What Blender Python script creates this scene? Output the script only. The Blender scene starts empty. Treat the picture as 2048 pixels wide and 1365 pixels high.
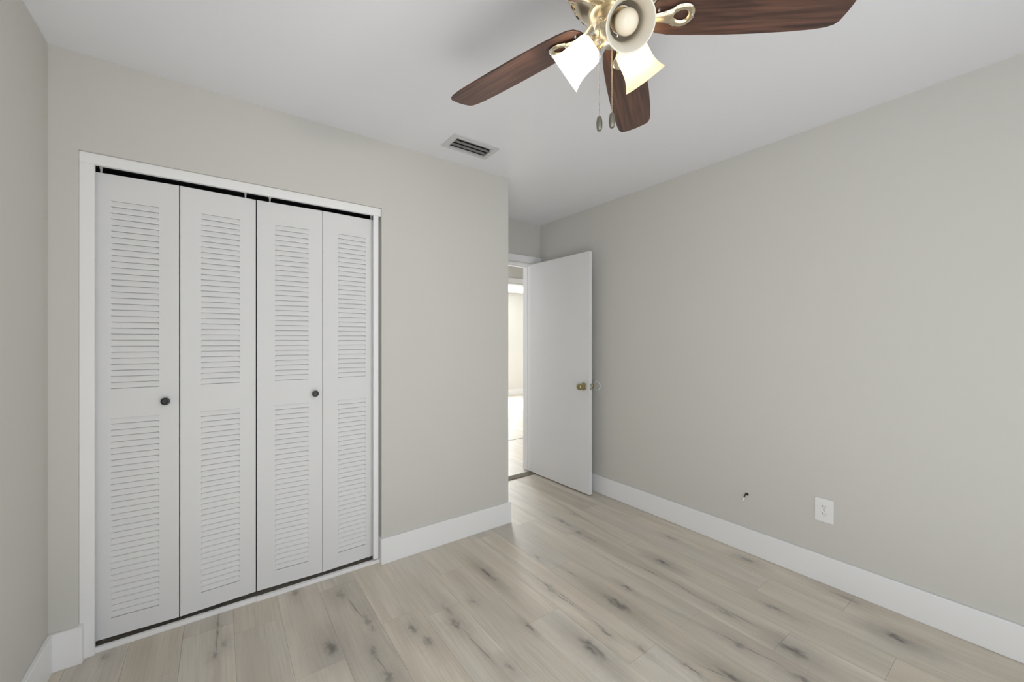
import bpy, bmesh, math, random
from mathutils import Vector, Matrix

# ------------------------------------------------------------------ camera, world, light, exposure
sc = bpy.context.scene
COL = sc.collection
H = 1.286
cam_d = bpy.data.cameras.new('camera'); cam = bpy.data.objects.new('camera', cam_d); COL.objects.link(cam)
cam_d.sensor_width = 36; cam_d.lens = 36 * 803 / 2048
cam_d.clip_start = .02
cam.location = (0, 0, H)
cam.rotation_euler = (math.pi/2, 0, -math.radians(36.03))
sc.camera = cam
sc.view_settings.view_transform = 'Standard'; sc.view_settings.look = 'None'
sc.view_settings.gamma = 1; sc.view_settings.use_curve_mapping = False
sc.view_settings.exposure = -0.12
w = bpy.data.worlds.new('world'); sc.world = w; w.use_nodes = True
w.node_tree.nodes['Background'].inputs[0].default_value = (.75, .87, 1, 1)
w.node_tree.nodes['Background'].inputs[1].default_value = .8
try:
    sc.cycles.max_bounces = 12; sc.cycles.diffuse_bounces = 8
    sc.cycles.use_denoising = True
    sc.cycles.caustics_reflective = False; sc.cycles.caustics_refractive = False
except Exception: pass

def area(name, loc, rot, sx, sy, power, color):
    d = bpy.data.lights.new(name, 'AREA'); d.shape = 'RECTANGLE'; d.size = sx; d.size_y = sy
    d.energy = power; d.color = color
    o = bpy.data.objects.new(name, d); COL.objects.link(o); o.location = loc; o.rotation_euler = rot
    return o
# daylight at the bedroom window (behind the camera) and in the far room; added fills at left and in hall
area('window_daylight', (.85, -1.75, 1.10), (math.radians(87), 0, 0), 2.9, 2.2, 37, (.91, .955, 1))
area('side_fill', (-.60, -.30, 1.40), (math.radians(90), 0, math.radians(-90)), .8, 1.2, 12, (.92, .96, 1))  # unseen fill lamp added in the left wall to even out the room
area('far_room_daylight', (4.55, 7.83, 1.35), (math.radians(90), 0, math.radians(180)), 1.3, 1.3, 220, (.95, .98, 1))
area('hall_fill', (.75, 3.72, 1.5), (math.radians(90), 0, math.radians(-90)), .8, 1.4, 11, (.98, .99, 1))  # fill lamp added inside the windowless hall to brighten alcove and doorway
sun_d = bpy.data.lights.new('sun', 'SUN'); sun_d.energy = 17; sun_d.angle = math.radians(1); sun_d.color = (.90, .95, 1)
sun = bpy.data.objects.new('sun', sun_d); COL.objects.link(sun)
sun.location = (3, -8, 12)
sun.rotation_euler = Vector((.48, -1, 1.05)).to_track_quat('Z', 'Y').to_euler()

# ------------------------------------------------------------------ materials
def nt(m): return m.node_tree
def mat(name, col, rough=.5, metal=0, spec=.5, bump=None, **kw):
    m = bpy.data.materials.new(name); m.use_nodes = True
    b = nt(m).nodes['Principled BSDF']
    b.inputs['Base Color'].default_value = (*col, 1); b.inputs['Roughness'].default_value = rough
    b.inputs['Metallic'].default_value = metal; b.inputs['Specular IOR Level'].default_value = spec
    for k, v in kw.items(): b.inputs[k].default_value = v
    if bump or not metal:
        sc_, st = bump or (90, .03)
        tc = nt(m).nodes.new('ShaderNodeTexCoord'); n = nt(m).nodes.new('ShaderNodeTexNoise')
        n.inputs['Scale'].default_value = sc_; n.inputs['Detail'].default_value = 3
        bp = nt(m).nodes.new('ShaderNodeBump'); bp.inputs['Strength'].default_value = st; bp.inputs['Distance'].default_value = .002
        nt(m).links.new(tc.outputs['Object'], n.inputs['Vector'])
        nt(m).links.new(n.outputs['Fac'], bp.inputs['Height']); nt(m).links.new(bp.outputs['Normal'], b.inputs['Normal'])
    return m
M = {}
M['wall'] = mat('greige_wall_paint', (.600, .588, .552), .62, spec=.35, bump=(60, .12))
M['ceiling'] = mat('ceiling_paint', (.775, .780, .825), .42, spec=.35, bump=(45, .10))
M['white'] = mat('white_trim_paint', (.84, .84, .85), .42, spec=.4, bump=(80, .05))
M['door'] = mat('white_door_paint', (.76, .76, .775), .45, spec=.35, bump=(30, .10))
M['plastic'] = mat('white_door_plastic', (.72, .72, .727), .5, spec=.3, bump=(120, .05))
M['plate'] = mat('outlet_plastic', (.80, .80, .80), .3)
M['black'] = mat('black_knob', (.012, .012, .012), .35)
M['slot'] = mat('dark_slot', (.02, .02, .02), .8)
M['track'] = mat('dark_steel_track', (.05, .05, .05), .5, metal=.6)
M['steel'] = mat('steel', (.62, .62, .60), .3, metal=1)
M['nickel'] = mat('brushed_nickel', (.80, .70, .53), .24, metal=1)
M['brass'] = mat('antique_brass', (.40, .345, .19), .32, metal=1)
M['fob'] = mat('pewter_fob', (.24, .225, .18), .38, metal=.8)
M['duct'] = mat('duct_interior', (.03, .03, .03), .9)
M['vent'] = mat('vent_enamel', (.60, .60, .61), .45)
M['vent_slat'] = mat('vent_slat_metal', (.22, .22, .225), .35, metal=.4)
M['threshold'] = mat('threshold_strip', (.20, .18, .145), .85, spec=.1)
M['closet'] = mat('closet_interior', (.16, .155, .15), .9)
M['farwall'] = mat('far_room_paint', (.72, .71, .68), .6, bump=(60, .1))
M['rubber'] = mat('clear_bumper', (.64, .63, .59), .2)

def glass_mat(name, col, trans, glow=None, gs=0):
    m = bpy.data.materials.new(name); m.use_nodes = True; t = nt(m); t.nodes.clear()
    o = t.nodes.new('ShaderNodeOutputMaterial'); d = t.nodes.new('ShaderNodeBsdfDiffuse'); tr = t.nodes.new('ShaderNodeBsdfTranslucent')
    g = t.nodes.new('ShaderNodeBsdfGlossy'); m1 = t.nodes.new('ShaderNodeMixShader'); m2 = t.nodes.new('ShaderNodeMixShader')
    fr = t.nodes.new('ShaderNodeFresnel'); fr.inputs[0].default_value = 1.45
    d.inputs[0].default_value = (*col, 1); tr.inputs[0].default_value = (*col, 1); g.inputs['Roughness'].default_value = .25
    m1.inputs[0].default_value = trans
    t.links.new(d.outputs[0], m1.inputs[1]); t.links.new(tr.outputs[0], m1.inputs[2])
    t.links.new(fr.outputs[0], m2.inputs[0]); t.links.new(m1.outputs[0], m2.inputs[1]); t.links.new(g.outputs[0], m2.inputs[2])
    out = m2.outputs[0]
    if glow:
        e = t.nodes.new('ShaderNodeEmission'); e.inputs[0].default_value = (*glow, 1); e.inputs[1].default_value = gs
        ad = t.nodes.new('ShaderNodeAddShader'); t.links.new(out, ad.inputs[0]); t.links.new(e.outputs[0], ad.inputs[1]); out = ad.outputs[0]
    t.links.new(out, o.inputs[0]); return m
M['shade_bulb_off'] = glass_mat('frosted_glass_shade', (.94, .88, .77), .25)
M['shade_bulb_warm'] = glass_mat('frosted_glass_shade_lit_warm', (.95, .885, .77), .72, (1, .85, .55), .36)
M['shade_bulb_white'] = glass_mat('frosted_glass_shade_lit_white', (.95, .92, .86), .72, (1, .95, .84), .62)
def emit_mat(name, col, s):
    m = bpy.data.materials.new(name); m.use_nodes = True; t = nt(m)
    b = t.nodes['Principled BSDF']; b.inputs['Base Color'].default_value = (.8, .8, .75, 1)
    b.inputs['Emission Color'].default_value = (*col, 1); b.inputs['Emission Strength'].default_value = s
    return m
M['bulb_off'] = mat('frosted_bulb', (.80, .72, .58), .35)
M['bulb_warm'] = emit_mat('lit_bulb_warm', (1, .80, .50), 62)
M['bulb_white'] = emit_mat('lit_bulb_white', (1, .91, .78), 250)

# dark walnut for the blades, grain along local x
def walnut():
    m = bpy.data.materials.new('walnut_blade'); m.use_nodes = True; t = nt(m); b = t.nodes['Principled BSDF']
    tc = t.nodes.new('ShaderNodeTexCoord'); mp = t.nodes.new('ShaderNodeMapping'); mp.inputs['Scale'].default_value = (2.2, 42, 10)
    n = t.nodes.new('ShaderNodeTexNoise'); n.inputs['Scale'].default_value = 1.6; n.inputs['Detail'].default_value = 6; n.inputs['Distortion'].default_value = .8
    r = t.nodes.new('ShaderNodeValToRGB'); r.color_ramp.elements[0].position = .32; r.color_ramp.elements[1].position = .72
    r.color_ramp.elements[0].color = (.040, .022, .018, 1); r.color_ramp.elements[1].color = (.150, .072, .050, 1)
    t.links.new(tc.outputs['Object'], mp.inputs['Vector']); t.links.new(mp.outputs[0], n.inputs['Vector'])
    t.links.new(n.outputs['Fac'], r.inputs[0]); t.links.new(r.outputs[0], b.inputs['Base Color'])
    b.inputs['Roughness'].default_value = .36
    return m
M['walnut'] = walnut()

# washed oak planks: grain, knots and checks in the planks themselves
KN = [(0.376,1.805,0.035,0.06,1),(0.496,2.155,0.022,0.035,0.8),(0.550,1.890,0.015,0.05,0.7),(0.515,1.677,0.02,0.05,0.8),(0.523,1.519,0.02,0.04,0.7),(0.697,1.716,0.02,0.045,0.9),(0.719,1.604,0.018,0.05,0.7),(0.880,1.735,0.018,0.06,0.6),(0.866,1.628,0.02,0.04,0.9),(1.009,1.719,0.012,0.02,0.8),(1.195,1.874,0.016,0.075,1.1),(0.310,2.315,0.02,0.035,0.6),(0.555,1.815,0.012,0.03,0.6),(1.971,2.089,0.02,0.1,0.8),(1.947,1.913,0.018,0.025,0.8),(1.946,1.813,0.018,0.06,0.5),(2.080,1.373,0.022,0.05,1.1),(2.379,1.515,0.012,0.04,0.7),(1.385,1.569,0.016,0.05,0.7),(1.573,1.286,0.028,0.09,1.1),(1.714,1.336,0.01,0.035,0.9),(1.523,1.838,0.01,0.03,0.7),(1.259,1.162,0.03,0.08,1.1),(1.121,1.411,0.01,0.03,1),(1.373,1.194,0.014,0.03,0.8),(1.421,1.031,0.008,0.03,0.8),(1.493,0.856,0.008,0.05,0.8),(0.923,1.286,0.018,0.03,0.7),(2.158,0.833,0.014,0.05,0.9),(2.372,0.423,0.03,0.045,1.2),(1.924,0.658,0.035,0.05,1.1),(2.506,1.096,0.02,0.04,0.9),(1.929,0.942,0.014,0.05,0.6),(1.585,0.746,0.02,0.06,1),(1.777,0.809,0.016,0.04,0.8),(1.788,0.584,0.02,0.05,0.9),(2.531,0.641,0.02,0.06,0.7),(-0.005,2.254,0.006,0.02,0.6),(-0.017,2.047,0.012,0.02,0.8),(0.017,2.100,0.015,0.03,0.6),(-0.378,2.294,0.012,0.02,0.6),(2.119,2.133,0.01,0.03,0.5)]
CR = [(1.385,1.827,1.405,1.248),(0.871,1.617,0.886,1.298),(1.929,1.450,1.947,1.270),(1.948,1.075,1.956,0.781),(1.759,0.970,1.805,0.614),(-0.006,2.425,-0.010,1.979),(0.514,1.694,0.527,1.530),(2.158,2.271,2.123,1.978),(1.380,1.286,1.384,1.186),(0.507,2.123,0.545,1.873),(1.959,1.278,1.932,1.015),(1.542,0.851,1.566,0.746),(1.569,1.650,1.578,1.543),(1.380,1.563,1.393,1.298),(2.150,0.880,2.166,0.757)]
def oak(knots=True):
    m = bpy.data.materials.new('washed_oak_planks' if knots else 'washed_oak_planks_plain'); m.use_nodes = True; t = nt(m); N = t.nodes; L = t.links
    b = N['Principled BSDF']
    geo = N.new('ShaderNodeNewGeometry'); att = N.new('ShaderNodeAttribute'); att.attribute_name = 'tone'
    def math_(op, a, c=None, clamp=False):
        n = N.new('ShaderNodeMath'); n.operation = op; n.use_clamp = clamp
        for i, v in enumerate((a, c)):
            if v is None: continue
            if isinstance(v, (int, float)): n.inputs[i].default_value = v
            else: L.new(v, n.inputs[i])
        return n.outputs[0]
    def vec(op, a, v):
        n = N.new('ShaderNodeVectorMath'); n.operation = op; L.new(a, n.inputs[0])
        if v is not None:
            if isinstance(v, tuple): n.inputs[1].default_value = v
            else: L.new(v, n.inputs[1])
        return n
    def noise(v, s, det=4, dist=0):
        n = N.new('ShaderNodeTexNoise'); n.inputs['Scale'].default_value = s; n.inputs['Detail'].default_value = det; n.inputs['Distortion'].default_value = dist
        L.new(v, n.inputs['Vector']); return n
    def mix(f, a, c):
        n = N.new('ShaderNodeMix'); n.data_type = 'RGBA'
        for i, v in ((0, f), (6, a), (7, c)):
            if isinstance(v, (int, float)): n.inputs[i].default_value = v
            elif isinstance(v, tuple): n.inputs[i].default_value = (*v, 1)
            else: L.new(v, n.inputs[i])
        return n.outputs[2]
    def ramp(v, lo, hi, a=0, c=1, smooth=True):
        n = N.new('ShaderNodeMapRange'); n.interpolation_type = 'SMOOTHSTEP' if smooth else 'LINEAR'
        n.inputs[1].default_value = lo; n.inputs[2].default_value = hi; n.inputs[3].default_value = a; n.inputs[4].default_value = c
        L.new(v, n.inputs[0]); return n.outputs[0]
    pos = geo.outputs['Position']
    cmb = N.new('ShaderNodeCombineXYZ'); L.new(math_('MULTIPLY', att.outputs['Fac'], 37.), cmb.inputs[0]); L.new(math_('MULTIPLY', att.outputs['Fac'], 91.), cmb.inputs[1])
    pl = vec('ADD', pos, cmb.outputs[0]).outputs[0]
    warp = noise(vec('MULTIPLY', pl, (5, 1.6, 1)).outputs[0], 1.0, 3)
    wv = vec('MULTIPLY', vec('SUBTRACT', warp.outputs['Color'], (.5, .5, .5)).outputs[0], (.05, .25, 0)).outputs[0]
    pw = vec('ADD', pl, wv).outputs[0]
    g1 = noise(vec('MULTIPLY', pw, (11, .9, 1)).outputs[0], 1.0, 3).outputs['Fac']     # broad bands
    g2 = noise(vec('MULTIPLY', pw, (120, 3.5, 1)).outputs[0], 1.0, 5).outputs['Fac']   # fine grain
    g3 = noise(vec('MULTIPLY', pw, (3.5, 2.2, 1)).outputs[0], 1.0, 2).outputs['Fac']   # blotches
    base = mix(ramp(g1, .30, .70), (.555, .488, .402), (.705, .636, .535))
    base = mix(ramp(g3, .38, .68, 0, .55), base, (.595, .562, .485))
    base = mix(ramp(g2, .38, .72, 0, .42), base, (.48, .424, .350))
    # per plank value
    wn = N.new('ShaderNodeTexWhiteNoise'); wn.noise_dimensions = '1D'; L.new(att.outputs['Fac'], wn.inputs['W'])
    hsv = N.new('ShaderNodeHueSaturation'); L.new(base, hsv.inputs['Color']); L.new(ramp(wn.outputs['Value'], 0, 1, .90, 1.07, False), hsv.inputs['Value'])
    sep = N.new('ShaderNodeSeparateColor'); L.new(wn.outputs['Color'], sep.inputs[0])
    L.new(ramp(sep.outputs[1], 0, 1, .75, 1.05, False), hsv.inputs['Saturation'])
    col = hsv.outputs['Color']
    if knots:
        d1 = vec('MULTIPLY', vec('SUBTRACT', noise(pos, 28, 4).outputs['Color'], (.5, .5, .5)).outputs[0], (.045, .06, 0)).outputs[0]
        pk = vec('ADD', pos, d1).outputs[0]
        acc = None; halo = None
        for (x, y, kw, kl, s) in KN:
            v = vec('MULTIPLY', vec('SUBTRACT', pk, (x, y, 0)).outputs[0], (1/kw, .8/kl, 0)).outputs[0]
            ln = vec('LENGTH', v, None).outputs['Value']
            k = ramp(ln, .10, 1.10, .72*s, 0); acc = k if acc is None else math_('MAXIMUM', acc, k)
            hl = ramp(ln, .5, 3.8, .40*s, 0); halo = hl if halo is None else math_('MAXIMUM', halo, hl)
        d2 = vec('MULTIPLY', vec('SUBTRACT', noise(vec('MULTIPLY', pos, (1, .45, 1)).outputs[0], 22, 3).outputs['Color'], (.5, .5, .5)).outputs[0], (.028, .03, 0)).outputs[0]
        pc = vec('ADD', pos, d2).outputs[0]
        for (x0, y0, x1, y1) in CR:
            cx, cy = (x0+x1)/2, (y0+y1)/2; hl_ = abs(y0-y1)/2
            dx, dy = x1-x0, y1-y0; ln_ = math.hypot(dx, dy); nx, ny = dy/ln_, -dx/ln_
            v = vec('SUBTRACT', pc, (cx, cy, 0)).outputs[0]
            a = vec('DOT_PRODUCT', v, (nx/.0042, ny/.0042, 0)).outputs['Value']; bb = vec('DOT_PRODUCT', v, (dx/ln_/hl_, dy/ln_/hl_, 0)).outputs['Value']
            q = math_('SQRT', math_('ADD', math_('MULTIPLY', a, a), math_('MULTIPLY', bb, bb)))
            acc = math_('MAXIMUM', acc, ramp(q, .3, 1.15, .55, 0)); halo = math_('MAXIMUM', halo, ramp(q, .8, 6, .25, 0))
        brk = ramp(noise(vec('MULTIPLY', pos, (60, 22, 1)).outputs[0], 1, 3).outputs['Fac'], .30, .62, .45, 1.0)
        col = mix(halo, col, (.27, .245, .215))
        col = mix(math_('MULTIPLY', acc, brk), col, (.10, .092, .085))
    L.new(col, b.inputs['Base Color'])
    L.new(ramp(g2, .2, .8, .36, .50), b.inputs['Roughness']); b.inputs['Specular IOR Level'].default_value = .45
    bp = N.new('ShaderNodeBump'); bp.inputs['Strength'].default_value = .12; bp.inputs['Distance'].default_value = .002
    L.new(g2, bp.inputs['Height']); L.new(bp.outputs[0], b.inputs['Normal'])
    return m
M['oak'] = oak(True); M['oak_plain'] = oak(False)

# ------------------------------------------------------------------ mesh helpers
def box(bm, x0, x1, y0, y1, z0, z1, bev=0):
    vs = [bm.verts.new((x, y, z)) for z in (z0, z1) for y in (y0, y1) for x in (x0, x1)]
    fs = [bm.faces.new([vs[i] for i in f]) for f in ((0, 2, 3, 1), (4, 5, 7, 6), (0, 1, 5, 4), (2, 6, 7, 3), (0, 4, 6, 2), (1, 3, 7, 5))]
    if bev:
        es = {e for f in fs for e in f.edges}
        bmesh.ops.bevel(bm, geom=list(es), offset=bev, segments=2, affect='EDGES', profile=.5)
    return bm
def nb(): return bmesh.new()
def lathe(bm, prof, seg=48, mtx=Matrix(), cap=False):
    rings = []
    for r, z in prof:
        if r < 1e-6: rings.append([bm.verts.new(mtx @ Vector((0, 0, z)))])
        else: rings.append([bm.verts.new(mtx @ Vector((r*math.cos(2*math.pi*i/seg), r*math.sin(2*math.pi*i/seg), z))) for i in range(seg)])
    for a, b in zip(rings, rings[1:]):
        for i in range(seg):
            j = (i+1) % seg
            if len(a) == 1 and len(b) == 1: continue
            if len(a) == 1: bm.faces.new((a[0], b[j], b[i]))
            elif len(b) == 1: bm.faces.new((a[i], a[j], b[0]))
            else: bm.faces.new((a[i], a[j], b[j], b[i]))
    return bm
def tube(bm, pts, rad, seg=12, closed=False, flat=1.0, up=Vector((0, 0, 1))):
    """sweep an ellipse along pts; rad a number or list; flat scales the section along 'up'"""
    pts = [Vector(p) for p in pts]; n = len(pts)
    rads = rad if isinstance(rad, (list, tuple)) else [rad]*n
    rings = []
    for i, p in enumerate(pts):
        if closed: d = (pts[(i+1) % n]-pts[i-1]).normalized()
        else: d = (pts[min(i+1, n-1)]-pts[max(i-1, 0)]).normalized()
        s = d.cross(up)
        if s.length < 1e-4: s = d.cross(Vector((1, 0, 0)))
        s.normalize(); u = s.cross(d).normalized()
        rings.append([bm.verts.new(p + (s*math.cos(a)+u*math.sin(a)*flat)*rads[i]) for a in [2*math.pi*k/seg for k in range(seg)]])
    m = n if closed else n-1
    for i in range(m):
        a, b = rings[i], rings[(i+1) % n]
        for k in range(seg):
            l = (k+1) % seg; bm.faces.new((a[k], a[l], b[l], b[k]))
    if not closed:
        bm.faces.new(rings[0][::-1]); bm.faces.new(rings[-1])
    return bm
def obj(name, bm, m, parent=None, smooth=False, loc=(0, 0, 0), rot=(0, 0, 0), off=None):
    if off is not None: bmesh.ops.translate(bm, verts=bm.verts, vec=-Vector(off))
    bmesh.ops.recalc_face_normals(bm, faces=bm.faces)
    me = bpy.data.meshes.new(name); bm.to_mesh(me); bm.free()
    me.materials.append(m)
    if smooth:
        me.polygons.foreach_set('use_smooth', [True]*len(me.polygons))
        try: me.set_sharp_from_angle(angle=math.radians(38))
        except Exception: pass
    o = bpy.data.objects.new(name, me); COL.objects.link(o); o.location = loc; o.rotation_euler = rot
    if parent: o.parent = parent
    return o
def tag(o, label=None, cat=None, group=None, kind=None):
    if label: o['label'] = label
    if cat: o['category'] = cat
    if group: o['group'] = group
    if kind: o['kind'] = kind
    return o
def thing(name, loc, label, cat, group=None, kind=None):
    o = bpy.data.objects.new(name, None); COL.objects.link(o); o.location = loc; o.empty_display_size = .05
    return tag(o, label, cat, group, kind)
def struct(name, bm, m, label=None, cat=None, smooth=False):
    return tag(obj(name, bm, m, None, smooth), label, cat, None, 'structure')

# ------------------------------------------------------------------ room shell
XL, XR, YC, YB, ZC = -.54, 2.60, 2.316, -.85, 2.44
XA, YD = 1.652, 3.09          # alcove corner, door wall
CX0, CX1, CZ = -.458, .755, 2.053   # closet opening
CD = 2.95                     # closet back
T = .12
# floor: planks along Y with the photo's own end joints
random.seed(4)
PW, PL = .1805, 1.22
ends = {-1: 2.036, 1: 2.136, 2: 1.71, 3: 2.24, 4: 1.82, 6: 2.014, 7: 1.43, 8: 1.017, 9: 1.70, 10: 1.016, 11: .71, 12: 1.62, 13: .935, 14: .62}
def planks(name, x0, x1, y0, y1, m, label, xo=-.13, use=True):
    bm = nb(); lay = bm.faces.layers.float.new('tone')
    i0 = math.floor((x0-xo)/PW)
    i = i0
    while xo+i*PW < x1:
        a = max(x0, xo+i*PW); b = min(x1, xo+(i+1)*PW)
        e = ends.get(i, random.random()*PL) if use else random.random()*PL
        e -= math.ceil((e-y0)/PL)*PL
        while e < y1:
            c, d = max(y0, e), min(y1, e+PL)
            if d-c > .003 and b-a > .003:
                g = .0004
                q = [bm.verts.new(v) for v in ((a+g, c+g, 0), (b-g, c+g, 0), (b-g, d-g, 0), (a+g, d-g, 0))]
                f = bm.faces.new(q); f[lay] = random.random()
                q2 = [bm.verts.new((v.co.x, v.co.y, -.003)) for v in q]
                for k in range(4):
                    f = bm.faces.new((q[k], q2[k], q2[(k+1) % 4], q[(k+1) % 4])); f[lay] = .5
            e += PL
        i += 1
    q = [bm.verts.new(v) for v in ((x0, y0, -.003), (x1, y0, -.003), (x1, y1, -.003), (x0, y1, -.003))]
    bm.faces.new(q)
    q = [bm.verts.new(v) for v in ((x0, y0, -.05), (x1, y0, -.05), (x1, y1, -.05), (x0, y1, -.05))]
    bm.faces.new(q)
    return struct(name, bm, m, label, 'floor')
planks('floor', XL-.1, XR+.1, YB-.1, YD, M['oak'], 'washed oak plank floor of the bedroom with dark knots')
planks('floor_hall', -.6, 4.6, YD, 4.215, M['oak_plain'], 'light plank floor of the hall just past the open door', use=False)
planks('floor_far_room', 1.0, 7.5, 4.222, 7.7, M['oak_plain'], 'sunlit plank floor of the far room seen through the doorway', use=False)
struct('trim_1', box(nb(), 1.655, 2.60, 3.005, 3.092, 0, .006, .002), M['threshold'], 'brown threshold strip on the floor under the open doorway', 'threshold')
struct('trim_2', box(nb(), 1.0, 4.6, 4.213, 4.224, -.002, .0015), M['slot'], 'thin dark seam strip in the floor between hall and far room', 'floor seam')

# ceiling with the vent opening cut out
VX0, VX1, VY0, VY1 = 1.085, 1.325, 2.013, 2.127     # duct hole
bm = nb()
for a, b, c, d in ((XL-.1, VX0, YB-.1, YD+.13), (VX1, XR+.1, YB-.1, YD+.13), (VX0, VX1, YB-.1, VY0), (VX0, VX1, VY1, YD+.13)):
    box(bm, a, b, c, d, ZC, ZC+.1)
struct('ceiling', bm, M['ceiling'], 'smooth pale grey bedroom ceiling above the fan', 'ceiling')
struct('ceiling_hall', box(nb(), -.6, 4.6, YD+.13, 4.2, ZC, ZC+.1), M['ceiling'], 'hall ceiling', 'ceiling')
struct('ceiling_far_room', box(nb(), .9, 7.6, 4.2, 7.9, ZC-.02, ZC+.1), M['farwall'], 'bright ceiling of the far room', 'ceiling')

# closet wall (with opening)
bm = nb()
box(bm, XL-T, CX0, YC, YC+T, 0, ZC); box(bm, CX1, XA, YC, YC+T, 0, ZC); box(bm, CX0, CX1, YC, YC+T, CZ, ZC)
struct('wall_back', bm, M['wall'], 'greige wall holding the closet opening', 'wall')
struct('wall_alcove', box(nb(), XA-T, XA, YC+T, YD, 0, ZC), M['wall'], 'side wall of the entry alcove behind the closet corner', 'wall')
struct('wall_left', box(nb(), XL-T, XL, -.3+.42, YC, 0, ZC), M['wall'], 'greige wall at the far left edge', 'wall')
bm = nb(); box(bm, XL-T, XL, YB-T, -.72, 0, ZC); box(bm, XL-T, XL, -.72, .12, 0, .8); box(bm, XL-T, XL, -.72, .12, 2.02, ZC)  # opening added so the left fill lamp reaches the room
struct('wall_left_fill_opening', bm, M['wall'], 'left wall around the opening added for the fill lamp', 'wall')
struct('wall_right', box(nb(), XR, XR+T, YB-T, YD+T, 0, ZC), M['wall'], 'long greige wall on the right with outlet', 'wall')
bm = nb(); WX0, WX1, WZ0, WZ1 = -.30, 1.85, .05, 2.10
box(bm, XL-T, WX0, YB-T, YB, 0, ZC); box(bm, WX1, XR+T, YB-T, YB, 0, ZC); box(bm, WX0, WX1, YB-T, YB, 0, WZ0); box(bm, WX0, WX1, YB-T, YB, WZ1, ZC)
struct('wall_front', bm, M['wall'], 'wall behind the camera with the wide window', 'wall')
bm = nb()
for a, b, c, d in ((WX0, WX0+.04, WZ0, WZ1), (WX1-.04, WX1, WZ0, WZ1), (WX0+.04, WX1-.04, WZ0, WZ0+.04), (WX0+.04, WX1-.04, WZ1-.04, WZ1), ((WX0+WX1)/2-.02, (WX0+WX1)/2+.02, WZ0+.04, WZ1-.04)):
    box(bm, a, b, YB-.11, YB-.07, c, d)
struct('window_1', bm, M['white'], 'white framed glass door opening behind the camera', 'window')
# closet interior
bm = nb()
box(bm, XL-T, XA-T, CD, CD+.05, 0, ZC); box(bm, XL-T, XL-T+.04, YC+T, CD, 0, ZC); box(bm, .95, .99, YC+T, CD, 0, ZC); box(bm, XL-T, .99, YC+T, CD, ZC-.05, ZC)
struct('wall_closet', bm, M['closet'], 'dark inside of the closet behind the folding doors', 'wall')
# door wall with opening
DX0, DX1, DZ = 1.73, 2.492, 2.045
bm = nb(); box(bm, XA-T, DX0, YD, YD+T, 0, ZC); box(bm, DX1, XR, YD, YD+T, 0, ZC); box(bm, DX0, DX1, YD, YD+T, DZ, ZC)
struct('wall_door', bm, M['wall'], 'short wall above the bedroom doorway', 'wall')
# casing of the bedroom door: mitred head and right leg, jamb boards and stop
bm = nb()
def prism(bm, poly, y0, y1):
    a = [bm.verts.new((x, y0, z)) for x, z in poly]; b = [bm.verts.new((x, y1, z)) for x, z in poly]
    bm.faces.new(a[::-1]); bm.faces.new(b)
    for i in range(len(poly)): j = (i+1) % len(poly); bm.faces.new((a[i], a[j], b[j], b[i]))
o_, c_ = .062, .008
prism(bm, [(DX0-.075, DZ+c_), (DX1-c_, DZ+c_), (DX1-c_+.055, DZ+c_+o_), (DX0-.075, DZ+c_+o_)], YD-.016, YD)
prism(bm, [(DX1-c_+.001, DZ+c_-.001), (DX1-c_+.001, 0), (XR-.001, 0), (XR-.001, DZ+c_+o_-.001), (DX1-c_+.056, DZ+c_+o_-.001)], YD-.015, YD)
box(bm, DX0-.075, DX0-.006, YD-.016, YD, 0, DZ+c_)
bmesh.ops.bevel(bm, geom=bm.edges[:], offset=.002, segments=1, affect='EDGES')
struct('trim_3', bm, M['white'], 'white casing around the bedroom doorway', 'door casing')
bm = nb()
box(bm, DX0, DX1, YD, YD+T, DZ-.018, DZ); box(bm, DX1-.018, DX1, YD, YD+T, .004, DZ-.018); box(bm, DX0, DX0+.018, YD, YD+T, .004, DZ-.018)
box(bm, DX0+.018, DX1-.018, YD+.045, YD+.08, DZ-.03, DZ-.018); box(bm, DX1-.03, DX1-.018, YD+.045, YD+.08, .004, DZ-.03)
struct('trim_4', bm, M['white'], 'white jamb lining inside the bedroom doorway', 'door jamb')

# hall and far room
HY = 4.20
bm = nb(); box(bm, -.6, 2.0, HY, HY+T, 0, ZC); box(bm, 4.3, 7.6, HY, HY+T, 0, ZC); box(bm, 2.0, 4.3, HY, HY+T, 2.035, ZC)
struct('wall_hall', bm, M['wall'], 'hall wall above the second opening', 'wall')
bm = nb(); box(bm, 1.94, 4.36, HY-.016, HY, 2.04, 2.098, .002); box(bm, 1.94, 2.0, HY-.016, HY, 0, 2.04); box(bm, 4.3, 4.36, HY-.016, HY, 0, 2.04)
box(bm, 2.0, 4.3, HY, HY+T, 2.022, 2.035)
struct('trim_5', bm, M['white'], 'white casing of the second opening beyond the hall', 'door casing')
bm = nb(); box(bm, XR+T, 4.6, YD, YD+T, 0, ZC); box(bm, -.6, XA-T, YD, YD+T, 0, ZC); box(bm, 4.6, 4.7, YD, HY, 0, ZC)
box(bm, -.7, -.6, YD, HY, 0, ZC)
struct('wall_hall_side', bm, M['wall'], 'hall side wall', 'wall')
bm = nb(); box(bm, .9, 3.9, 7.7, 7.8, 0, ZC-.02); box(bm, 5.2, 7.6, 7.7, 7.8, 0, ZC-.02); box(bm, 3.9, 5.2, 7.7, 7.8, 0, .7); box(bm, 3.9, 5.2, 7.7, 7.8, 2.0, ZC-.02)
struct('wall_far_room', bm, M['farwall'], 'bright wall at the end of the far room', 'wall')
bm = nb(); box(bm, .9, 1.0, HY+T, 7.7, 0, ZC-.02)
struct('wall_far_room_left', bm, M['farwall'], 'left wall of the far room', 'wall')
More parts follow.
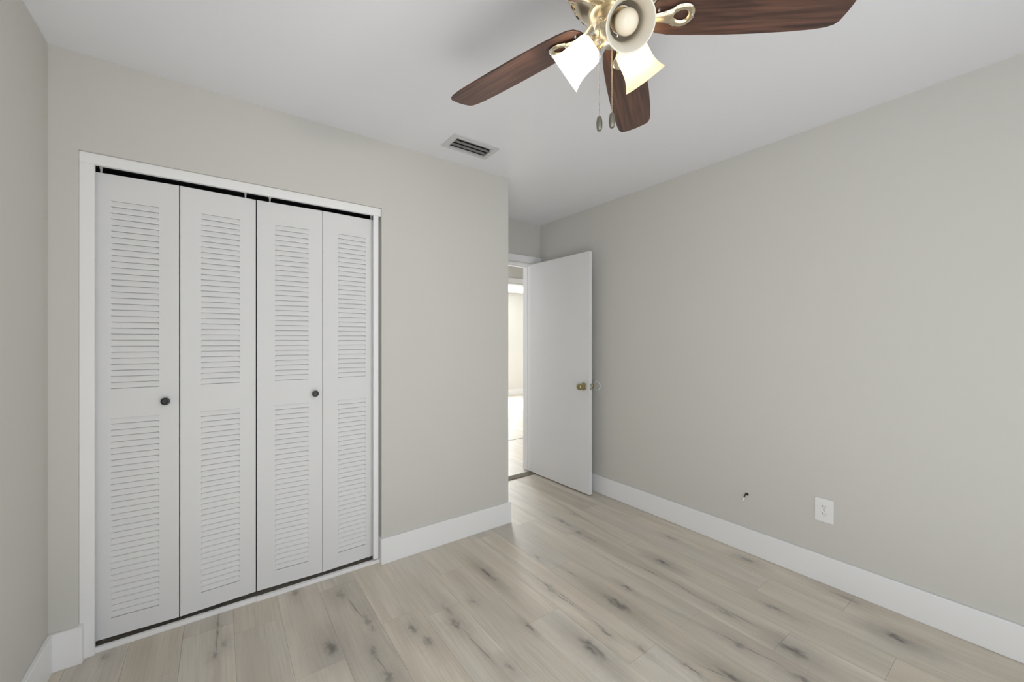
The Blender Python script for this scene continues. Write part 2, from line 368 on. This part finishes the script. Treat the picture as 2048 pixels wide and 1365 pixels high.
bm = nb(); box(bm, 7.5, 7.6, HY+T, 4.7, 0, ZC-.02); box(bm, 7.5, 7.6, 7.3, 7.7, 0, ZC-.02); box(bm, 7.5, 7.6, 4.7, 7.3, 2.1, ZC-.02)
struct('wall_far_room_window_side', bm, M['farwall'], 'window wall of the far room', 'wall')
bm = nb()
for a, b in ((4.7, 4.75), (5.97, 6.03), (7.25, 7.3)): box(bm, 7.52, 7.56, a, b, .0, 2.1)
box(bm, 7.52, 7.56, 4.75, 7.25, 0, .05); box(bm, 7.52, 7.56, 4.75, 7.25, 2.05, 2.1)
struct('window_2', bm, M['white'], 'sliding glass door frame of the far room', 'window')
bm = nb(); box(bm, 1.0, 7.5, 7.686, 7.70, 0, .14)
struct('baseboard_far_room', bm, M['white'], 'white baseboard in the far room', 'baseboard')

# baseboards
BH, BT = .147, .016
bm = nb(); box(bm, CX1-.006, XA+BT, YC-BT, YC-.0005, 0, BH, .0025); box(bm, CX1-.006, CX1+.008, YC-.003, YC+.040, 0, BH-.0005, .001)
box(bm, XA, XA+BT, YC-.002, YD-.018, 0, BH, .0025)
struct('baseboard_back', bm, M['white'], 'tall white baseboard between closet and alcove corner', 'baseboard')
bm = nb(); box(bm, XL, CX0+.014, YC-BT, YC-.0005, 0, BH, .0025); box(bm, CX0-.006, CX0+.014, YC-.003, YC+.034, 0, BH-.0005, .001)
struct('baseboard_back_left', bm, M['white'], 'short white baseboard left of the closet', 'baseboard')
struct('baseboard_left', box(nb(), XL, XL+BT, YB, YC-BT, 0, BH, .0025), M['white'], 'white baseboard along the left wall', 'baseboard')
struct('baseboard_right', box(nb(), XR-BT, XR, YB, YD-.02, 0, BH, .004), M['white'], 'long white baseboard along the right wall', 'baseboard')

# closet trims and sill
bm = nb(); box(bm, CX0, CX1, YC+.014, YC+.034, 2.009, CZ-.0005, .001)
box(bm, CX0, -.415, YC+.015, YC+.034, 0.0, 2.009, .001); box(bm, .7135, .741, YC+.015, YC+.034, .030, 2.0085, .001)
box(bm, CX0, CX1, YC+.036, YC+T, 2.045, CZ); 
struct('trim_6', bm, M['white'], 'white wooden frame around the closet opening', 'closet trim')
bm = nb(); box(bm, CX0+.012, .145, YC+.026, YC+.043, 0, .020, .001)
struct('trim_7', bm, M['white'], 'left white floor strip under the closet doors', 'closet sill')
bm = nb(); box(bm, .1455, CX1-.006, YC+.022, YC+.043, 0, .018, .001)
struct('trim_8', bm, M['white'], 'right white floor strip under the closet doors', 'closet sill')

# ------------------------------------------------------------------ bifold closet doors
DY, DT = YC+.046, .028
Z0, Z1 = .034, 1.991
def louver_panel(wd, l0, l1):
    """local: x 0..wd, front face y=0 (faces -y), z absolute"""
    bm = nb()
    zs = [(1.083, 1.880), (.112, .958)]
    box(bm, 0, l0, 0, DT, Z0, Z1); box(bm, l1, wd, 0, DT, Z0, Z1)
    box(bm, l0, l1, 0, DT, zs[0][1], Z1); box(bm, l0, l1, 0, DT, zs[1][1], zs[0][0]); box(bm, l0, l1, 0, DT, Z0, zs[1][0])
    for a, b in zs:
        n = round((b-a)/.0257); p = (b-a)/n
        prof = []
        for k in range(n):
            t_ = b-k*p; l_ = t_-p
            prof += [(d_, l_+f_*p) for f_, d_ in ((.98, .0046), (.85, .0033), (.65, .0018), (.45, .0007), (.30, .0001), (.20, .0001), (.11, .0006), (.07, .0014))] + [(.010, l_+.0017), (.010, l_+.0007)]
        prof.append((.0075, a))
        e = .004
        A = [bm.verts.new((l0+(e if y < .005 else 0), y, z)) for y, z in prof]; B = [bm.verts.new((l1-(e if y < .005 else 0), y, z)) for y, z in prof]
        for i in range(len(prof)-1): bm.faces.new((A[i], A[i+1], B[i+1], B[i]))
        C_ = [bm.verts.new((l0-.0001, .0005+y*0.0, z)) for y, z in prof]; D_ = [bm.verts.new((l1+.0001, .0005+y*0.0, z)) for y, z in prof]
        for i in range(len(prof)-1):
            bm.faces.new((C_[i], C_[i+1], A[i+1], A[i])); bm.faces.new((B[i], B[i+1], D_[i+1], D_[i]))
    return bm
def add_panel(root, xa, ya, xb, yb, lou0, lou1):
    wd = math.hypot(xb-xa, yb-ya)
    L = root.location
    return obj('door_panel', louver_panel(wd, lou0-xa, lou1-xa), M['plastic'], root, loc=(xa-L.x, ya-L.y, 0), rot=(0, 0, math.atan2(yb-ya, xb-xa)))
def knob(panel, lx, z):
    prof = [(0, 0), (.006, 0), (.006, -.010), (.010, -.012), (.0155, -.017), (.0168, -.021), (.0155, -.0245), (.011, -.0255), (.0105, -.0240), (0, -.0230)]
    bm = lathe(nb(), prof, 32, Matrix.Translation((lx, 0, z)) @ Matrix.Rotation(math.radians(-90), 4, 'X'))
    return obj('knob', bm, M['black'], panel, True)
def pin(root, x, y, z, name='pivot_pin'):
    L = root.location
    bm = lathe(nb(), [(0, z), (.0035, z), (.0035, z+.020), (.0055, z+.022), (.0055, z+.034), (0, z+.034)], 16, Matrix.Translation((x-L.x, y-L.y, 0)))
    return obj(name, bm, M['plate'], root, True)
def bpin(root, x, y):
    L = root.location
    bm = lathe(nb(), [(0, .021), (.006, .021), (.006, .027), (.0035, .028), (.0035, Z0), (0, Z0)], 16, Matrix.Translation((x-L.x, y-L.y, 0)))
    return obj('floor_pivot', bm, M['steel'], root, True)
fo = .012
r1 = thing('bifold_closet_door', (-.15, DY+.01, 0), 'left pair of white louvered closet door panels with black knob', 'closet door')
p1 = add_panel(r1, -.450, DY+fo, -.1505, DY-.002, -.373, -.218)
p2 = add_panel(r1, -.1460, DY-.002, .1445, DY+fo, -.0715, .078)
knob(p1, -.1945+.450, 1.018)
pin(r1, -.405, DY+fo+.014, Z1); pin(r1, .102, DY+fo+.012, Z1); bpin(r1, -.395, DY+fo+.012); bpin(r1, .10, DY+fo+.012)
r2 = thing('bifold_closet_door', (.45, DY+.01, 0), 'right pair of white louvered closet door panels with black knob', 'closet door')
p3 = add_panel(r2, .1490, DY+fo, .4480, DY-.001, .227, .381)
p4 = add_panel(r2, .4515, DY-.001, .7480, DY+fo-.002, .529, .679)
knob(p3, .412-.149, 1.005)
pin(r2, .206, DY+fo+.012, Z1); pin(r2, .7145, DY+fo+.010, Z1); bpin(r2, .70, DY+fo+.012); bpin(r2, .21, DY+fo+.012)
# overhead track: steel channel
bm = nb(); box(bm, CX0+.004, CX1-.004, YC+.052, YC+.055, 2.022, 2.044); box(bm, CX0+.004, CX1-.004, YC+.090, YC+.093, 2.022, 2.044); box(bm, CX0+.004, CX1-.004, YC+.052, YC+.093, 2.042, 2.045)
o = obj('closet_door_track', bm, M['track']); tag(o, 'dark metal sliding track above the closet doors', 'door track')

# ------------------------------------------------------------------ bedroom door (open)
dr = thing('door_1', (2.487, 3.068, 0), 'open flat white bedroom door with brass knob', 'door', kind='structure')
ang = math.atan2(2.284-3.05, 2.469-2.452)
dl = .762
drot = math.radians(-91.3)+math.pi   # local +x points from hinge to free edge
# local frame: x along the leaf, y = thickness towards the right wall
leafM = Matrix.Rotation(math.radians(-90+1.0), 4, 'Z')
bm = box(nb(), 0, dl, -.035, 0, .012, 2.030, .0015)
leaf = obj('door_leaf', bm, M['door'], dr, rot=(0, 0, math.radians(-90+1.0)))
KX, KZ = dl-.060, .905
prof = [(0, 0), (.033, 0), (.033, .004), (.029, .009), (.016, .012), (.012, .016), (.012, .030), (.018, .036), (.026, .044), (.028, .053), (.0265, .062), (.019, .069), (.010, .070), (.009, .068), (0, .068)]
k1 = obj('door_knob', lathe(nb(), prof, 40, Matrix.Translation((KX, -.035, KZ)) @ Matrix.Rotation(math.radians(90), 4, 'X')), M['brass'], leaf, True)
k2 = obj('door_knob', lathe(nb(), prof, 40, Matrix.Translation((KX, 0, KZ)) @ Matrix.Rotation(math.radians(-90), 4, 'X')), M['brass'], leaf, True)
bm = box(nb(), dl-.0005, dl+.0015, -.030, -.005, KZ-.028, KZ+.028, .0006); box(bm, dl+.001, dl+.011, -.024, -.011, KZ-.008, KZ+.008, .002)
obj('latch_plate', bm, M['steel'], leaf)
for hz in (1.80, 1.0, .24):
    bm = lathe(nb(), [(0, hz-.045), (.006, hz-.045), (.006, hz+.045), (.004, hz+.05), (0, hz+.05)], 16, Matrix.Translation((-.004, .004, 0)))
    obj('hinge', bm, M['steel'], leaf, True)
# leaf faces: local -y must face -X (the camera side)
# wall bumper
q = lathe(nb(), [(0, 0), (.043, 0), (.043, .003), (.040, .006), (.034, .006), (.031, .003), (0, .003)], 48, Matrix.Translation((XR, 2.345, .905)) @ Matrix.Rotation(math.radians(-90), 4, 'Y'))
o = obj('wall_bumper', q, M['rubber'], None, True); tag(o, 'round white doorknob bumper on the wall behind the open door', 'door bumper')
ring = tube(nb(), [(XR-.0045, 2.345+.039*math.cos(2*math.pi*i/40), .905+.039*math.sin(2*math.pi*i/40)) for i in range(40)], .0032, 8, closed=True, up=Vector((1, 0, 0)))
obj('bumper_rim', ring, M['plate'], o, True)

# ------------------------------------------------------------------ outlet
OX, OY, OZ = XR, .750, .3845
ot = thing('wall_outlet', (OX, OY, OZ-.062), 'white duplex power outlet low on the right wall', 'power outlet')
off = (OX, OY, OZ-.062)
bm = box(nb(), OX-.006, OX, OY-.0415, OY+.0415, OZ-.062, OZ+.062, .0025)
obj('outlet_plate', bm, M['plate'], ot, off=off)
for dz in (.0195, -.0195):
    zc = OZ+dz
    bm = nb()
    pts = []
    for a in range(32):
        t_ = 2*math.pi*a/32; y = .0172*math.cos(t_); z = max(-.0135, min(.0135, .0172*math.sin(t_))); pts.append((OY+y, zc+z))
    A = [bm.verts.new((OX-.0058, y, z)) for y, z in pts]; B = [bm.verts.new((OX-.0078, y, z)) for y, z in pts]
    bm.faces.new(B)
    for i in range(32): bm.faces.new((A[i], A[(i+1) % 32], B[(i+1) % 32], B[i]))
    rc = obj('receptacle', bm, M['plate'], ot, off=off)
    bm = nb(); box(bm, OX-.0081, OX-.0077, OY-.0075, OY-.0052, zc-.002, zc+.007); box(bm, OX-.0081, OX-.0077, OY+.0052, OY+.0075, zc-.002, zc+.007)
    lathe(bm, [(0, 0), (.0027, 0), (.0027, .0004), (0, .0004)], 16, Matrix.Translation((OX-.0077, OY, zc-.0075)) @ Matrix.Rotation(math.radians(-90), 4, 'Y'))
    obj('slots', bm, M['slot'], rc, off=off)
bm = lathe(nb(), [(0, 0), (.0035, 0), (.003, .0012), (0, .0014)], 16, Matrix.Translation((OX-.006, OY, OZ)) @ Matrix.Rotation(math.radians(-90), 4, 'Y'))
obj('screw', bm, M['steel'], ot, True, off=off)

# ------------------------------------------------------------------ coax stub coming out of the wall
CY, CZ2 = 1.142, .349
ct = thing('coaxial_cable_stub', (XR, CY, CZ2), 'short black cable stub with silver connector poking from the right wall', 'cable')
bm = lathe(nb(), [(0, 0), (.011, 0), (.0095, .0012), (0, .0012)], 20, Matrix.Translation((XR-.0001, CY-.004, CZ2+.002)) @ Matrix.Rotation(math.radians(-90), 4, 'Y') @ Matrix.Scale(.8, 4, (1, 0, 0)))
obj('wall_hole', bm, M['slot'], ct, off=(XR, CY, CZ2))
pts = [(XR+.01, CY-.005, CZ2+.003), (XR-.008, CY-.003, CZ2+.004), (XR-.018, CY, CZ2-.002), (XR-.022, CY+.002, CZ2-.014)]
obj('cable', tube(nb(), pts, .0038, 12), M['black'], ct, True, off=(XR, CY, CZ2))
a, b = Vector((XR-.022, CY+.002, CZ2-.013)), Vector((XR-.026, CY+.008, CZ2-.036))
d = (b-a).normalized()
bm = tube(nb(), [a, a+d*.008, a+d*.0081, a+d*.013, a+d*.0131, b], [.0042, .0042, .0058, .0058, .0052, .0052], 12, up=Vector((0, 1, 0)))
cn = obj('connector', bm, M['plate'], ct, True, off=(XR, CY, CZ2)); cn['label'] = 'pale metal connector end'
obj('connector_core', tube(nb(), [b-d*.001, b+d*.0012], [.003, .003], 10, up=Vector((0, 1, 0))), M['slot'], cn, off=(XR, CY, CZ2))

# ------------------------------------------------------------------ ceiling vent
vt = thing('ceiling_vent', (1.205, 2.07, ZC), 'white rectangular air vent in the ceiling above the closet wall', 'air vent')
off = (1.205, 2.07, ZC)
bm = nb(); ox0, ox1, oy0, oy1 = 1.052, 1.358, 1.985, 2.158
for a, b_, c, d in ((ox0, VX0, oy0, oy1), (VX1, ox1, oy0, oy1), (VX0, VX1, oy0, VY0), (VX0, VX1, VY1, oy1)): box(bm, a, b_, c, d, ZC-.005, ZC)
for a, b_, c, d in ((VX0-.002, VX0, VY0, VY1), (VX1, VX1+.002, VY0, VY1), (VX0, VX1, VY0-.002, VY0), (VX0, VX1, VY1, VY1+.002)): box(bm, a, b_, c, d, ZC-.009, ZC-.004)
obj('vent_frame', bm, M['vent'], vt, off=off)
bm = nb()
for a, b_, c, d in ((VX0, VX0+.001, VY0, VY1), (VX1-.001, VX1, VY0, VY1), (VX0, VX1, VY0, VY0+.001), (VX0, VX1, VY1-.001, VY1)): box(bm, a, b_, c, d, ZC, ZC+.14)
box(bm, VX0, VX1, VY0, VY1, ZC+.14, ZC+.141)
obj('duct_lining', bm, M['duct'], vt, off=off)
nsl = 3
for k in range(nsl):
    yc = VY0 + (k+.5)*(VY1-VY0)/nsl
    pr_ = []
    for i in range(7):
        t_ = i/6; pr_.append((yc-.013+.021*t_, ZC-.0045+.009*(2*t_-.9)**2))
    bm = nb(); A = []
    for thick in (0, .0012):
        A.append([[bm.verts.new((x, y, z+thick)) for y, z in pr_] for x in (VX0+.006, VX1-.006)])
    for L_ in A:
        for i in range(6): bm.faces.new((L_[0][i], L_[0][i+1], L_[1][i+1], L_[1][i]))
    for e in (0, 1):
        for i in range(6): bm.faces.new((A[0][e][i], A[0][e][i+1], A[1][e][i+1], A[1][e][i]))
    for i in (0, 6): bm.faces.new((A[0][0][i], A[0][1][i], A[1][1][i], A[1][0][i]))
    obj('vent_blade', bm, M['vent_slat'], vt, True, off=off)
bm = nb(); box(bm, VX1-.010, VX1-.004, VY0+.012, VY0+.03, ZC-.010, ZC+.01, .001); box(bm, VX1-.014, VX1-.001, VY0+.004, VY0+.014, ZC-.012, ZC-.007, .001)
obj('damper_lever', bm, M['vent'], vt, off=off)

# ------------------------------------------------------------------ ceiling fan
FX, FY = .895, .742
fan = thing('ceiling_fan', (FX, FY, ZC), 'five-blade ceiling fan with dark walnut blades and three glass lamp shades', 'ceiling fan')
F0 = Vector((0, 0, -ZC))
def fz(z): return z-ZC
def TZ(z): return Matrix.Translation((0, 0, fz(z)))
obj('canopy', lathe(nb(), [(0, 0), (.072, 0), (.072, -.012), (.064, -.03), (.035, -.045), (.03, -.06), (0, -.06)], 48), M['nickel'], fan, True)
hp = [(0, fz(2.385)), (.050, fz(2.385)), (.095, fz(2.374)), (.124, fz(2.350)), (.131, fz(2.318)), (.1325, fz(2.285)), (.131, fz(2.272)), (.122, fz(2.266)), (.120, fz(2.260)), (.108, fz(2.240)), (.092, fz(2.225)), (.074, fz(2.216)), (.07, fz(2.210)), (0, fz(2.210))]
mh = obj('motor_housing', lathe(nb(), hp, 64), M['nickel'], fan, True)
bm = nb()
for k in range(20):      # raised oblong rings around the lower housing
    a = 2*math.pi*k/20
    if k % 4 == 3: pass
    c0 = Vector((.1165, 0, fz(2.2515))); u = Vector((0, 1, 0)); v = Vector((.55, 0, .83)).normalized()
    R_ = Matrix.Rotation(a, 3, 'Z'); pts = []
    for i in range(16):
        t_ = 2*math.pi*i/16
        pts.append(R_ @ (c0 + u*.0125*math.cos(t_)*(1.0) + v*.0075*math.sin(t_)))
    tube(bm, pts, .0016, 6, closed=True)
obj('vent_ring', bm, M['nickel'], mh, True)
obj('flywheel', lathe(nb(), [(0, fz(2.211)), (.066, fz(2.211)), (.069, fz(2.205)), (.069, fz(2.199)), (.062, fz(2.195)), (0, fz(2.195))], 48), M['nickel'], fan, True)
sw = obj('switch_housing', lathe(nb(), [(0, fz(2.196)), (.046, fz(2.196)), (.050, fz(2.190)), (.050, fz(2.168)), (.056, fz(2.160)), (.058, fz(2.150)), (.053, fz(2.141)), (.040, fz(2.134)), (.020, fz(2.131)), (.016, fz(2.128)), (0, fz(2.128))], 48), M['nickel'], fan, True)
bm = nb()
for k in range(4): lathe(bm, [(.0001, fz(2.129-.0028*k)), (.0145-.0012*k, fz(2.1285-.0028*k)), (.016-.0012*k, fz(2.1272-.0028*k)), (.0145-.0012*k, fz(2.1259-.0028*k)), (.0001, fz(2.1254-.0028*k))], 24)
obj('finial', bm, M['steel'], sw, True)

# blades: outline in (s, t), pitched about their long axis
Rt = .640
def blade_mesh():
    bm = nb()
    half = [(.098, .0), (.100, .022), (.108, .042), (.125, .054), (.16, .060), (.22, .0645), (.30, .0685), (.40, .0705), (.50, .0700), (.57, .0670), (.605, .0635), (.622, .057), (.631, .046), (.634, .02), (.635, 0)]
    out = half + [(s, -t) for s, t in half[-2:0:-1]]
    th = .0055
    lo = [bm.verts.new((s, t, -th/2)) for s, t in out]; hi = [bm.verts.new((s, t, th/2)) for s, t in out]
    bm.faces.new(lo[::-1]); bm.faces.new(hi)
    n = len(out)
    for i in range(n): j = (i+1) % n; bm.faces.new((lo[i], lo[j], hi[j], hi[i]))
    es = [e for e in bm.edges if abs(e.verts[0].co.z-e.verts[1].co.z) < 1e-5]
    bmesh.ops.bevel(bm, geom=es, offset=.0012, segments=1, affect='EDGES')
    return bm
def iron_mesh():
    """blade bracket under the blade: stem with S-curve and open teardrop loop"""
    bm = nb()
    tube(bm, [(.050, 0, .006), (.068, 0, .004), (.088, .001, -.006), (.108, .001, -.012), (.130, 0, -.0120), (.150, 0, -.011), (.158, 0, -.010)], [.018, .014, .0115, .0120, .0150, .021, .019], 14, flat=.36)
    n = 28; pts = []; rr = []
    for i in range(n):
        t_ = 2*math.pi*i/n
        x = .181 + .028*math.cos(t_); y = .0235*math.sin(t_)*(1+.12*math.cos(t_))
        pts.append((x, y, -.0075)); rr.append(.0092)
    tube(bm, pts, rr, 10, closed=True, flat=.55)
    tube(bm, [(.148, .0, -.011), (.160, .018, -.009), (.170, .027, -.0085)], [.012, .008, .005], 10, flat=.5)
    tube(bm, [(.148, .0, -.011), (.160, -.018, -.009), (.170, -.027, -.0085)], [.012, .008, .005], 10, flat=.5)
    return bm
SCR = ((.118, .016), (.118, -.016), (.212, 0))
def screw_mesh():
    return lathe(nb(), [(0, -.0045), (.0032, -.004), (.0045, -.001), (.0045, .004), (0, .004)], 12)
first = None
for k in range(5):
    th = math.radians((-40, 32, 104, 184, 250)[k])
    if first is None:
        bl = obj('blade', blade_mesh(), M['walnut'], fan); ir = obj('blade_iron', iron_mesh(), M['nickel'], bl, True)
        first = (bl, ir)
        sm = obj('screw', screw_mesh(), M['steel'], bl, True, loc=(SCR[0][0], SCR[0][1], -.0045)); scs = [sm]
        for x, y in SCR[1:]:
            c = sm.copy(); COL.objects.link(c); c.parent = bl; c.location = (x, y, -.0045 if x < .2 else -.0130); scs.append(c)
    else:
        bl = first[0].copy(); COL.objects.link(bl); bl.parent = fan
        ir = first[1].copy(); COL.objects.link(ir); ir.parent = bl
        for c0 in scs:
            c = c0.copy(); COL.objects.link(c); c.parent = bl
    # pitch: the +t side lies lower
    R_ = Matrix.Rotation(th, 4, 'Z') @ Matrix.Rotation(math.radians(-12), 4, 'X')
    bl.location = (0, 0, fz(2.197)); bl.rotation_euler = R_.to_euler()

# light kit: three arms with cups, tulip glass shades and bulbs
sp = [(.0260, .000), (.0345, .003), (.0405, .010), (.0435, .020), (.0448, .034), (.0448, .050), (.0455, .064), (.0478, .078), (.0525, .092), (.0585, .104), (.0615, .109)]
prof_s = [(r, z) for r, z in sp] + [(r-.003, z-.0005) for r, z in sp[::-1]]
kinds = [('bulb_off', -124), ('bulb_warm', -4), ('bulb_white', 113)]
for mname, az in kinds:
    a = math.radians(az); dirh = Vector((math.cos(a), math.sin(a), 0)); tl = math.radians({'bulb_off': 42, 'bulb_warm': 46, 'bulb_white': 30}[mname]); ax = (dirh*math.cos(tl) + Vector((0, 0, -math.sin(tl)))).normalized()
    neck = dirh*(.052 if mname == 'bulb_warm' else .058) + Vector((0, 0, fz(2.141)))
    MX = Matrix.Translation(neck) @ ax.to_track_quat('Z', 'Y').to_matrix().to_4x4()
    arm = obj('lamp_arm', tube(nb(), [dirh*.030+Vector((0, 0, fz(2.156))), dirh*.045+Vector((0, 0, fz(2.160))), neck-ax*.030, neck-ax*.018], [.011, .010, .010, .013], 14), M['nickel'], fan, True)
    bm = lathe(nb(), [(0, -.034), (.012, -.034), (.0185, -.028), (.0205, -.018), (.0215, -.006), (.029, .002), (.0315, .006), (.0305, .009), (.028, .009), (.020, .0), (0, .0)], 40, MX)
    cup = obj('lamp_socket', bm, M['nickel'], fan, True)
    for j in range(3):
        tt = a + j*2*math.pi/3 + .5
        obj('thumb_screw', tube(nb(), [MX @ Vector((.028*math.cos(tt), .028*math.sin(tt), .005)), MX @ Vector((.037*math.cos(tt), .037*math.sin(tt), .005))], [.0018, .0028], 8), M['nickel'], cup, True)
    shd = obj('lamp_shade', lathe(nb(), prof_s, 56, MX), M['shade_'+mname], fan, True)
    bp_ = [(0, .006), (.013, .006), (.0135, .022), (.0175, .032), (.0255, .046), (.0295, .060), (.0285, .074), (.0215, .085), (.011, .0905), (0, .0918)]
    bulb = obj('bulb', lathe(nb(), bp_, 36, MX), M[mname], fan, True)
    if mname == 'bulb_off': shd['label'] = 'unlit cream glass shade facing down the room'; bulb['label'] = 'unlit frosted bulb'
    elif mname == 'bulb_warm': shd['label'] = 'shade glowing warm yellow'
    else: shd['label'] = 'shade glowing bright white'
# pull chains with barrel fobs
right = Vector((math.cos(math.radians(-36.03)), math.sin(math.radians(-36.03)), 0)); fwd = Vector((-right.y, right.x, 0))
for (rx, fy, ztop, zb_) in ((-.050, -.036, 2.163, 1.893), (-.020, -.052, 2.158, 1.893)):
    p = right*rx + fwd*fy
    bm = nb(); z = ztop
    while z > zb_:
        lathe(bm, [(0, fz(z)+.0016), (.0013, fz(z)+.0009), (.0016, fz(z)), (.0013, fz(z)-.0009), (0, fz(z)-.0016)], 8, Matrix.Translation(p)); z -= .0042
    tube(bm, [p+Vector((0, 0, fz(ztop))), p+Vector((0, 0, fz(zb_)))], .0005, 6)
    ch = obj('pull_chain', bm, M['nickel'], fan, True)
    q = lathe(nb(), [(0, fz(1.895)), (.0050, fz(1.895)), (.0060, fz(1.893)), (.0078, fz(1.883)), (.0082, fz(1.876)), (.0078, fz(1.868)), (.0062, fz(1.859)), (.0050, fz(1.8575)), (0, fz(1.8575))], 24, Matrix.Translation(p))
    obj('pull_fob', q, M['fob'], ch, True)
    d = p.normalized() if p.length else right
    q = tube(nb(), [d*.048+Vector((0, 0, fz(ztop+.003))), Vector((p.x, p.y, fz(ztop+.002)))], [.0055, .0045], 12)
    obj('chain_grommet', q, M['nickel'], ch, True)
